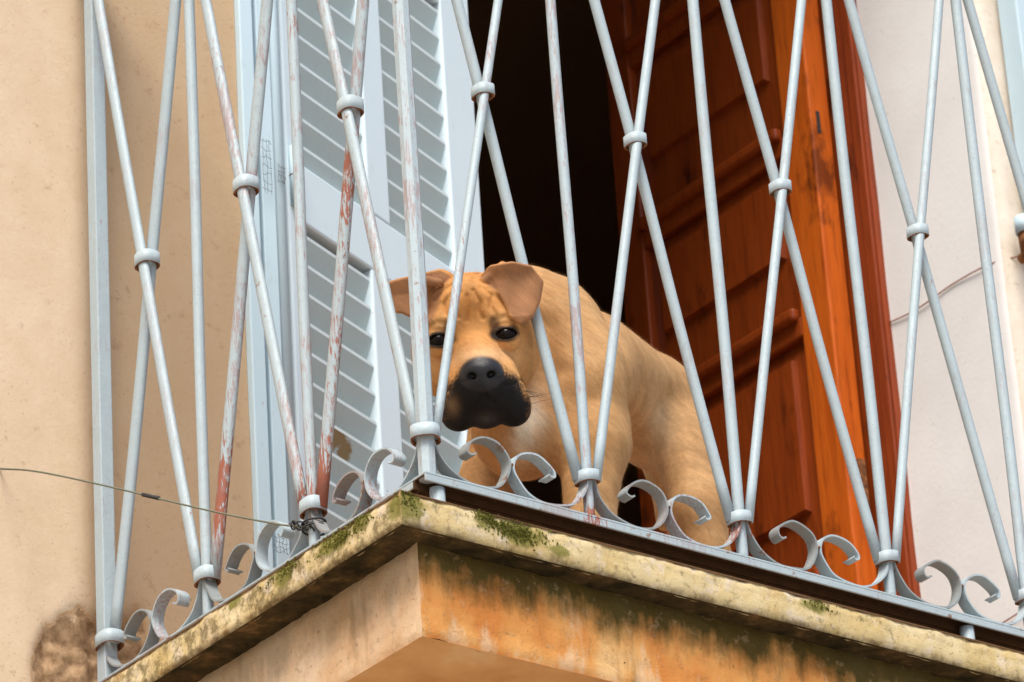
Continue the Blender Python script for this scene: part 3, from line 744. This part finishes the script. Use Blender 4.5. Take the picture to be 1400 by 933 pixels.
    # ears: folded leather flaps standing off the skull
    for E_, s in ((EAR_R, 1), (EAR_L, -1)):
        Ec = np.mean(E_, axis=0); p2 = poly2(x, y, [tuple(Ec+(np.array(v)-Ec)*(1-8/np.linalg.norm(np.array(v)-Ec))) for v in E_])-7.5
        if s > 0:
            zf = 24+30*np.clip((96-y)/70, 0, 1)-.013*(x-56)**2+2.5*np.sin((x-.4*y)/9)+12*np.exp(-((y-100)/14)**2)
            th_ = 4.2
        else:
            zf = 10+20*np.clip((70-y)/60, 0, 1)-.006*(x+80)**2; th_ = 4.2
        g_ = np.abs(z-zf)*.8-th_; ear = smax(g_, p2, 4)
        # rolled edge at the root
        rx = (22, 93) if s > 0 else (-40, 85)
        roll = cone(q, (rx[0], rx[1]-14 if s > 0 else rx[1]-4, 26), (rx[0]+s*26, rx[1]+3, 22), 6, 7)
        ear = smin(ear, roll, 6)
        root = cone(q, (s*34, 82, -6), (s*56, 80, 10), 15, 8); ear = smin(ear, root, 8)
        d = smin(d, ear, 3.5)
        if s > 0: d = smax(d, -cone(q, (10, 84, 44), (27, 70, 46), 4, 6), 3)
        else: d = smax(d, -cone(q, (-31, 88, 38), (-44, 72, 38), 4, 5), 3)
    return d
def body_sdf(P):
    A = W_
    d = cone(P, A(798, 500, .25), A(882, 556, .33), .071, .065)                       # rib cage to loin
    d = smin(d, cone(P, A(730, 458, .225), A(712, 447, .22), .080, .070), .03)
    d = smin(d, cone(P, A(745, 480, .20), A(795, 515, .21), .078, .066), .03)        # withers to neck
    d = smin(d, cone(P, A(712, 447, .22), A(672, 460, .15), .068, .052), .03)        # neck
    d = smin(d, cone(P, A(735, 540, .20), A(714, 588, .20), .072, .062), .03)          # chest
    d = smin(d, cone(P, A(884, 560, .33), A(906, 590, .32), .064, .053), .03)          # rump
    # near hind leg
    d = smin(d, cone(P, A(928, 600, .28), A(957, 695, .25), .041, .0315), .025)
    d = smin(d, cone(P, A(957, 695, .25), A(976, 790, .25), .0325, .024), .02)
    k = A(976, 790, .25); d = smin(d, cone(P, k, (k[0]+.005, k[1], -.05), .024, .018), .012)
    d = smin(d, cone(P, (k[0]+.005, k[1], -.06), (k[0]-.05, k[1]-.02, -.078), .021, .018), .012)
    # far hind leg
    h = A(912, 600, .39); d = smin(d, cone(P, h, (h[0]+.065, h[1]+.0, .12), .045, .03), .02)
    d = smin(d, cone(P, (h[0]+.065, h[1], .12), (h[0]+.10, h[1], .03), .03, .021), .015)
    d = smin(d, cone(P, (h[0]+.10, h[1], .03), (h[0]+.09, h[1], -.07), .021, .019), .012)
    d = smin(d, cone(P, (h[0]+.09, h[1], -.075), (h[0]+.04, h[1]-.01, -.078), .021, .018), .012)
    # near front leg
    d = smin(d, cone(P, A(800, 505, .155), A(811, 610, .145), .050, .041), .028)
    e = A(811, 610, .145); w = A(806, 720, .14)
    d = smin(d, cone(P, e, w, .041, .030), .02)
    d = smin(d, cone(P, w, (w[0]-.004, w[1], -.06), .030, .025), .012)
    d = smin(d, cone(P, (w[0]-.006, w[1], -.070), (w[0]-.05, w[1]-.012, -.075), .026, .021), .012)
    # far front leg
    e = A(690, 585, .285); w = A(668, 660, .30)
    d = smin(d, cone(P, e, w, .045, .034), .025)
    d = smin(d, cone(P, w, (w[0]+.0, w[1], -.06), .034, .025), .015)
    d = smin(d, cone(P, (w[0]-.004, w[1], -.070), (w[0]-.05, w[1]-.01, -.075), .026, .021), .012)
    # tail stub
    k = A(900, 580, .40); d = smin(d, cone(P, k, (k[0]+.03, k[1]+.04, k[2]-.12), .02, .010), .015)
    # muscle and skin modelling: crease behind the shoulder, hollow of the flank
    a, b, c_ = A(818, 430, .17), A(846, 525, .15), A(860, 610, .15)
    cr_ = np.minimum(cone(P, a, b, 0, 0), cone(P, b, c_, 0, 0)); d = d+.011*np.exp(-(cr_/.013)**2)
    d = smin(d, cone(P, A(778, 440, .175), A(806, 520, .135), .028, .034), .022)
    d = smin(d, cone(P, A(836, 585, .15), A(838, 612, .15), .021, .019), .022)
    cr_ = cone(P, A(768, 575, .12), A(758, 665, .13), 0, 0); d = d+.009*np.exp(-(cr_/.012)**2)
    cr_ = cone(P, A(905, 540, .25), A(912, 640, .23), 0, 0); d = d+.006*np.exp(-(cr_/.014)**2)
    d = d+.008*np.exp(-(np.linalg.norm(P-A(885, 610, .26), axis=1)/.035)**2)
    cr_ = cone(P, A(748, 440, .115), A(736, 540, .115), 0, 0); d = d+.011*np.exp(-(cr_/.016)**2)
    cr_ = cone(P, A(772, 505, .12), A(728, 560, .12), 0, 0); d = d+.005*np.exp(-(cr_/.012)**2)
    return d
def dog_sdf(P):
    P = P.astype(np.float32); q = ((P-HC.astype(np.float32))@HM.astype(np.float32))/PXM
    b = body_sdf(P); far = np.linalg.norm(q, axis=1) > 260
    h = np.full(len(P), .2, np.float32); i = np.where(~far)[0]
    if len(i): h[i] = head_sdf(q[i])*PXM
    h[far] = (np.linalg.norm(q[far], axis=1)-150)*PXM
    return smin(b, h, .010)
def surface_nets(f, lo, hi, h, c=4):
    n = np.ceil((np.array(hi)-np.array(lo))/(h*c)).astype(int)
    ax = [lo[i]+(np.arange(n[i])+.5)*h*c-h*.5 for i in range(3)]
    G = np.stack(np.meshgrid(*ax, indexing='ij'), -1).reshape(-1, 3)
    D = np.concatenate([f(x) for x in np.array_split(G, max(1, len(G)//200000))]).reshape(n)
    F = np.repeat(np.repeat(np.repeat(D.astype(np.float32), c, 0), c, 1), c, 2)
    act = np.argwhere(np.abs(D) < h*c*1.9)
    o = np.stack(np.meshgrid(*[np.arange(c)]*3, indexing='ij'), -1).reshape(-1, 3)
    for ch in np.array_split(act, max(1, len(act)//4000)):
        I = (ch[:, None, :]*c+o[None]).reshape(-1, 3)
        F[I[:, 0], I[:, 1], I[:, 2]] = f(np.array(lo)+I*h)
    ins = F < 0; s = ins.shape
    cnt = np.zeros((s[0]-1, s[1]-1, s[2]-1), np.int8)
    for a in (0, 1):
        for b in (0, 1):
            for d in (0, 1): cnt += ins[a:s[0]-1+a, b:s[1]-1+b, d:s[2]-1+d]
    cells = np.argwhere((cnt > 0) & (cnt < 8)); idx = np.full(cnt.shape, -1, np.int32); idx[tuple(cells.T)] = np.arange(len(cells))
    cor = np.array([(a, b, d) for a in (0, 1) for b in (0, 1) for d in (0, 1)])
    V = np.stack([F[cells[:, 0]+k[0], cells[:, 1]+k[1], cells[:, 2]+k[2]] for k in cor], 1)
    acc = np.zeros((len(cells), 3)); num = np.zeros(len(cells))
    for i in range(8):
        for j in range(i+1, 8):
            if np.abs(cor[i]-cor[j]).sum() == 1:
                m_ = (V[:, i] < 0) != (V[:, j] < 0); t_ = V[:, i]/np.where(m_, V[:, i]-V[:, j], 1)
                p = cor[i]+(cor[j]-cor[i])*t_[:, None]; acc += p*m_[:, None]; num += m_
    vs = np.array(lo)+(cells+acc/num[:, None])*h
    quads = []
    for a in range(3):
        b, d = (a+1) % 3, (a+2) % 3
        sl0 = [slice(1, -1)]*3; sl1 = [slice(1, -1)]*3; sl0[a] = slice(0, -1); sl1[a] = slice(1, None)
        i0, i1 = ins[tuple(sl0)], ins[tuple(sl1)]; E_ = np.argwhere(i0 != i1)
        fl = i0[tuple(E_.T)]; E_[:, b] += 1; E_[:, d] += 1
        def g_(db, dd):
            K = E_.copy(); K[:, b] += db; K[:, d] += dd; return idx[tuple(K.T)]
        q = np.stack([g_(-1, -1), g_(0, -1), g_(0, 0), g_(-1, 0)], 1); q[~fl] = q[~fl][:, ::-1]; quads.append(q)
    return vs, np.concatenate(quads)
vs, qs = surface_nets(dog_sdf, (.02, -.06, -.102), (.90, .52, .52), .0021)
qs = qs[(qs >= 0).all(1)]
# finer faces on the head, pulled back onto the form
def refine(vs, qs):
    q = ((vs-HC)@HM)/PXM; inn = (np.linalg.norm(q-np.array((0, -5, 15)), axis=1) < 150) & (q[:, 2] > -25)
    f = inn[qs].all(1); A_ = qs[f]; keep = qs[~f]
    e = np.stack([A_, np.roll(A_, -1, 1)], 2).reshape(-1, 2); e.sort(1)
    key = e[:, 0].astype(np.int64)*len(vs)+e[:, 1]; uk, inv, cnt = np.unique(key, return_inverse=True, return_counts=True)
    mid = (vs[uk//len(vs)]+vs[uk % len(vs)])/2; cen = vs[A_].mean(1)
    n0, n1 = len(vs), len(vs)+len(uk); V = np.concatenate([vs, mid, cen])
    m_ = (inv.reshape(-1, 4)+n0); c_ = n1+np.arange(len(A_))
    new = np.concatenate([np.stack([A_[:, k], m_[:, k], c_, m_[:, k-1]], 1) for k in range(4)])
    mv = np.concatenate([n0+np.where(cnt == 2)[0], c_])
    for _ in range(2):
        P = V[mv]; d0 = dog_sdf(P); g = np.stack([(dog_sdf(P+np.eye(3)[k]*.0006)-dog_sdf(P-np.eye(3)[k]*.0006))/.0012 for k in range(3)], 1)
        st = (d0/np.maximum((g*g).sum(1), .25))[:, None]*g; V[mv] = P-np.clip(st, -.0012, .0012)
    return V, np.concatenate([keep, new])
vs, qs = refine(vs, qs)
# vertex normals
def vnormals(vs, qs):
    fn = np.cross(vs[qs[:, 2]]-vs[qs[:, 0]], vs[qs[:, 3]]-vs[qs[:, 1]]); n = np.zeros_like(vs)
    for k in range(4): np.add.at(n, qs[:, k], fn)
    return n/np.maximum(np.linalg.norm(n, axis=1), 1e-12)[:, None]
vn = vnormals(vs, qs)
# coat colour: fawn, black muzzle, dark eye rims, brown ears, pale chest
def sm_(a, b, x): t_ = np.clip((x-a)/(b-a), 0, 1); return t_*t_*(3-2*t_)
def coat(P, N):
    q = ((P-HC)@HM)/PXM; x, y, z = q.T
    nz = hnoise(P[:, 0], P[:, 1], P[:, 2], 70)*.5+hnoise(P[:, 2], P[:, 0], P[:, 1], 190)*.5+hnoise(P[:, 2]*.5+P[:, 0], P[:, 2], P[:, 1], 420)*.4
    al = P[:, 0]*.75-P[:, 2]*.62; ac = P[:, 0]*.62+P[:, 2]*.75
    st = hnoise(al*.12+P[:, 1], ac, ac*1.7+al*.2, 620)*.5+hnoise(al*.2, ac+P[:, 1]*.5, ac*.9, 260)*.5; rnd = np.random.default_rng(3).normal(0, 1, len(P))
    inhead = sm_(160, 125, np.linalg.norm(q-np.array((0, -5, 0)), axis=1))*sm_(-75, -35, z)
    body = np.array((.52, .255, .088)); pale = np.array((.60, .385, .19)); face = np.array((.60, .28, .085))
    up_ = sm_(.1, .9, N[:, 2])*.35
    c = body[None]+(pale-body)[None]*np.clip(sm_(.22, .34, P[:, 0])*.62+.18*nz, 0, 1)[:, None]
    c = c+(face-c)*(inhead*.85)[:, None]
    def blend(c, col, m_): return c+(np.array(col)[None]-c)*np.clip(m_, 0, 1)[:, None]
    # pale cheeks and muzzle sides
    c = blend(c, (.68, .39, .16), inhead*np.exp(-((np.abs(x)-62)/22)**2-((y+35)/40)**2)*.7)
    c = blend(c, (.66, .42, .23), inhead*np.exp(-((x-6)/48)**2-((y+24)/13)**2)*.75)
    c = blend(c, (.70, .42, .18), inhead*np.exp(-((np.abs(x)-40)/24)**2-((y-26)/9)**2)*.6)
    c = blend(c, (.50, .21, .055), inhead*np.exp(-((x+2)/20)**2-((y-36)/24)**2)*.3)
    c = blend(c, (.40, .165, .042), np.exp(-((x-112)/22)**2-((y+25)/75)**2)*(z < -20)*.5)  # shade below ear and jaw painted onto the neck
    c = blend(c, (.42, .185, .05), np.exp(-((x-150)/40)**2-((y+150)/70)**2)*.35)
    # chest blaze and front of the legs
    c = blend(c, (.86, .76, .60), np.exp(-((x-62-.25*(y+135)+8*nz)/20)**2-((y+130)/40)**2)*(z < 15))
    c = blend(c, (.40, .19, .07), np.exp(-((x-95+.9*(y+100))/13)**2-((y+105)/28)**2)*(z < 10)*.5)
    c = blend(c, (.80, .64, .43), np.exp(-((x-(904-648))/20)**2-((y+150)/45)**2)*.65)
    # ears
    ear = np.zeros(len(P))
    for E_ in (EAR_R, EAR_L):
        e_ = poly2(x.astype(np.float32), y.astype(np.float32), E_); ear = np.maximum(ear, sm_(5, -3, e_)*(z > 4)*sm_(150, 120, np.abs(x)))
    c = blend(c, (.31, .145, .066), ear*.95*(y > -5))
    # mask
    mz = ((np.abs(x-8)/np.interp(y, [-120, -95, -60, -30], [76, 72, 60, 34]))**3.5+(np.abs(y+92)/np.where(y > -92, 56, 80))**3.5)**(1/3.5)+.10*nz+.045*rnd
    msk = sm_(1.02, .78, mz)*sm_(-6, 12, z)
    c = blend(c, (.010, .0092, .0095), msk)
    for s_ in (-1, 1):  # shade in the lip grooves painted darker than the mask
        gq = np.minimum(cone(q, (8, -83, 97), (8+s_*22, -105, 86), 0, 0), cone(q, (8+s_*22, -105, 86), (8+s_*33, -124, 64), 0, 0)); c = blend(c, (.008, .007, .007), sm_(11, 4, gq)*.9)
    c = blend(c, (.010, .009, .009), sm_(7, 3, cone(q, (7, -64, 106), (8, -86, 98), 0, 0))*.8)
    c = blend(c, (.055, .046, .04), np.exp(-((x-8)/17)**2-((y+110)/9)**2)*(z > 30)*.8)
    c = blend(c, (.30, .17, .08), np.exp(-((x+36)/9)**2-((y+88)/14)**2)*(z > 10)*.6)
    ns = ell(q.astype(np.float32), (7, -48, 92), (29, 23.5, 24)); nose = sm_(4, -1, ns)
    c = blend(c, (.026, .026, .030), nose)
    for s_ in (-1, 1): c = blend(c, (.004, .004, .004), sm_(9, 5, np.linalg.norm((q-np.array((7+s_*13.5, -50, 108)))*np.array((1, 1.2, .6)), axis=1)))
    for i, (cx_, cy_) in enumerate(EYES):
        s = -1 if i == 0 else 1
        e_ = np.sqrt(((x-cx_+s*2.5)/26)**2+((y-cy_-1.5)/14.5)**2)+.10*nz
        c = blend(c, (.018, .011, .008), sm_(1.0, .62, e_)*(z > 20))
        e_ = np.sqrt(((x-cx_+s*15)/9)**2+((y-cy_-16)/13)**2); c = blend(c, (.10, .05, .025), sm_(1.2, .4, e_)*(z > 20)*.8)
    # dark inside of the far ear fold
    c = blend(c, (.09, .03, .02), sm_(-112, -124, x)*(y > 20)*(z > 0))
    return np.clip(c*(1+.09*nz[:, None]+.20*st[:, None]+.05*rnd[:, None]), 0, 1), ear, msk, nose, inhead
col, ear_m, msk_m, nose_m, head_m = coat(vs, vn)
DGB = np.array((.45, .25, FZ))
dog = empty('dog', DGB, 'fawn short haired dog with black muzzle peering down through the railing', 'dog')
me = bpy.data.meshes.new('body')
me.vertices.add(len(vs)); me.vertices.foreach_set('co', (vs-DGB).astype(np.float32).ravel())
me.loops.add(len(qs)*4); me.loops.foreach_set('vertex_index', qs.astype(np.int32).ravel())
me.polygons.add(len(qs)); me.polygons.foreach_set('loop_start', np.arange(len(qs), dtype=np.int32)*4)
me.update(calc_edges=True); me.validate()
a = me.color_attributes.new('coat', 'FLOAT_COLOR', 'POINT'); a.data.foreach_set('color', np.concatenate([col, np.ones((len(col), 1))], 1).astype(np.float32).ravel())
set_attr(me, 'zone', np.stack([nose_m, msk_m, ear_m], -1))
t = NT('dog_skin')
z_ = t.sep(t.attr('zone', 'Vector'))
cc = t.attr('coat'); cc = t.mix(t.math('MULTIPLY', t.noise(450, 4, .7), .25), cc, t.mix(1.0, cc, .72, 'MULTIPLY'))
rough = t.math('SUBTRACT', .75, t.math('MULTIPLY', z_[0], .47))
vor = t.n('TexVoronoi'); vor.inputs['Scale'].default_value = 900; t.l(t.tc.outputs['Object'], vor.inputs['Vector'])
t.bump(t.math('ADD', t.math('MULTIPLY', vor.outputs['Distance'], z_[0]), t.math('MULTIPLY', t.noise(700, 3), .5)), .35, .0008)
M['skin'] = t.done(cc, rough, .25); t.l(t.attr('coat'), t.b.inputs['Sheen Tint']); t.b.inputs['Sheen Weight'].default_value = .2; t.b.inputs['Sheen Roughness'].default_value = .45
link('body', me, 'skin', dog, True)
# short coat: one fine tapered blade per hair, shaded with the skin's normal
def hair(count):
    tri = np.concatenate([qs[:, :3], qs[:, [0, 2, 3]]]); A_, B_, C_ = vs[tri[:, 0]], vs[tri[:, 1]], vs[tri[:, 2]]
    ar = np.linalg.norm(np.cross(B_-A_, C_-A_), axis=1)
    cen = (A_+B_+C_)/3; fnm = vn[tri[:, 0]]
    view = np.array(CAM)-cen; view /= np.linalg.norm(view, axis=1)[:, None]
    wgt = ar*(1+.8*head_m[tri[:, 0]])*(nose_m[tri[:, 0]] < .5)*(cen[:, 2] > -.03)*((fnm*view).sum(1) > -.45)
    pick = rng.choice(len(tri), count, p=wgt/wgt.sum())
    u = rng.random((count, 2)); fl = u.sum(1) > 1; u[fl] = 1-u[fl]
    bw = np.stack([1-u.sum(1), u[:, 0], u[:, 1]], 1)
    T_ = tri[pick]; mixv = lambda arr: (arr[T_]*(bw[:, :, None] if arr.ndim > 1 else bw)).sum(1)
    P = mixv(vs); N = mixv(vn); N /= np.linalg.norm(N, axis=1)[:, None]; Cc = mixv(col); hm = mixv(head_m); em = mixv(ear_m); mm = mixv(msk_m)
    q = ((P-HC)@HM)/PXM
    # lie of the coat: backwards and down over the body, up and out from the nose over the face
    flow = np.tile(np.array((.75, .15, -.62)), (count, 1))
    fh = np.stack([q[:, 0]-6, q[:, 1]+40, np.full(count, -40.)], 1); fh /= np.linalg.norm(fh, axis=1)[:, None]
    fe = np.tile(np.array((.1, -1, .1)), (count, 1)); fm = np.stack([(q[:, 0]-8)*.02, np.full(count, -.8), np.full(count, -.5)], 1)
    fl_ = fh*(1-em)[:, None]+fe*em[:, None]; fl_ = fl_*(1-mm)[:, None]+fm*mm[:, None]
    flow = flow*(1-hm)[:, None]+(fl_@HM.T)*hm[:, None]
    sw = np.stack([hnoise(P[:, 0], P[:, 1], P[:, 2], 28), hnoise(P[:, 1], P[:, 2], P[:, 0], 31), hnoise(P[:, 2], P[:, 0], P[:, 1], 26)], 1)
    flow = flow+.10*sw+rng.normal(0, .20, (count, 3))
    T = flow-(flow*N).sum(1)[:, None]*N; T /= np.maximum(np.linalg.norm(T, axis=1), 1e-6)[:, None]
    ln = (.0060*(1-hm)+.0036*hm)*(1-.35*em)*(1-.4*mm)*rng.uniform(.7, 1.25, count)
    lift = rng.uniform(.08, .26, count); loose = rng.random(count) < .15; lift[loose] += .25; ln = ln*np.where(loose, 1.3, 1.0)
    D = T*np.cos(lift)[:, None]+N*np.sin(lift)[:, None]; Bn = np.cross(D, N); Bn /= np.maximum(np.linalg.norm(Bn, axis=1), 1e-6)[:, None]
    wd = rng.uniform(.00008, .00014, count)
    root = P-N*.0002
    V = np.stack([root-Bn*wd[:, None]/2, root+Bn*wd[:, None]/2, root+D*ln[:, None]+Bn*wd[:, None]*.1, root+D*ln[:, None]-Bn*wd[:, None]*.1], 1).reshape(-1, 3)
    n4 = np.arange(count)*4
    Fq = np.stack([n4, n4+1, n4+2, n4+3], 1)
    me = bpy.data.meshes.new('fur'); me.vertices.add(len(V)); me.vertices.foreach_set('co', (V-DGB).astype(np.float32).ravel())
    me.loops.add(count*4); me.loops.foreach_set('vertex_index', Fq.astype(np.int32).ravel())
    me.polygons.add(count); me.polygons.foreach_set('loop_start', np.arange(count, dtype=np.int32)*4)
    me.update(calc_edges=True)
    j = rng.normal(1.0, .22, count)[:, None]; Ch = np.clip(Cc*j, 0, 1)
    a = me.color_attributes.new('coat', 'FLOAT_COLOR', 'POINT')
    a.data.foreach_set('color', np.repeat(np.concatenate([Ch, np.ones((count, 1))], 1), 4, 0).astype(np.float32).ravel())
    me.polygons.foreach_set('use_smooth', [True]*count)
    nn = N*.85+D*.0+rng.normal(0, .04, (count, 3)); nn /= np.linalg.norm(nn, axis=1)[:, None]
    me.normals_split_custom_set_from_vertices(np.repeat(nn, 4, 0).tolist())
    t = NT('dog_hair'); o = link('fur', me, t.done(t.attr('coat'), .6, .12), dog); t.l(t.attr('coat'), t.b.inputs['Sheen Tint']); t.b.inputs['Sheen Weight'].default_value = .25; t.b.inputs['Sheen Roughness'].default_value = .45; o['kind'] = 'stuff'
hair(260000)
# eyes
t = NT('dog_eye'); M['eye'] = t.done((.008, .005, .004), .05, .13)
for (cx_, cy_) in EYES:
    c = HC+HM@(np.array((cx_, cy_-3.5, 40.))*PXM)
    bm = bmesh.new(); bmesh.ops.create_uvsphere(bm, u_segments=28, v_segments=18, radius=16.6*PXM)
    for f in bm.faces: f.smooth = True
    me = from_bm('eye', bm); eo = link('eye', me, 'eye', dog, True, tuple(c-DGB))
    bm = bmesh.new(); bmesh.ops.create_uvsphere(bm, u_segments=24, v_segments=16, radius=10.5*PXM)
    link('cornea', from_bm('cornea', bm), 'eye', eo, True, tuple(HM@(np.array((0, 3.0, 8.2))*PXM)))
# whiskers and brow bristles
def whisk(name, roots):
    for (p, dv, L) in roots:
        a0 = np.array(p); d = np.array(dv, float); d /= np.linalg.norm(d)
        pts = [HC+HM@((a0+d*L*s_+np.array((0, -L*.16*s_*s_, 0)))*PXM)-DGB for s_ in (0, .33, .66, 1)]
        link(name, tube_mesh(name, pts, [.00030, .00026, .0002, .0001], 4), 'black', dog)
W2 = []
for s in (-1, 1):
    for k in range(7):
        W2.append(((8+s*(38+2*k), -70-5*k+3*(k % 3), 66-3*k), (s*1.0, -.35+.12*k+.1*random.random(), .25), 34+random.random()*18))
    for k in range(3): W2.append(((s*(50+6*k), 22+3*k, 44-6*k), (s*.5, 1, .5), 15+6*random.random()))
whisk('whisker', W2)
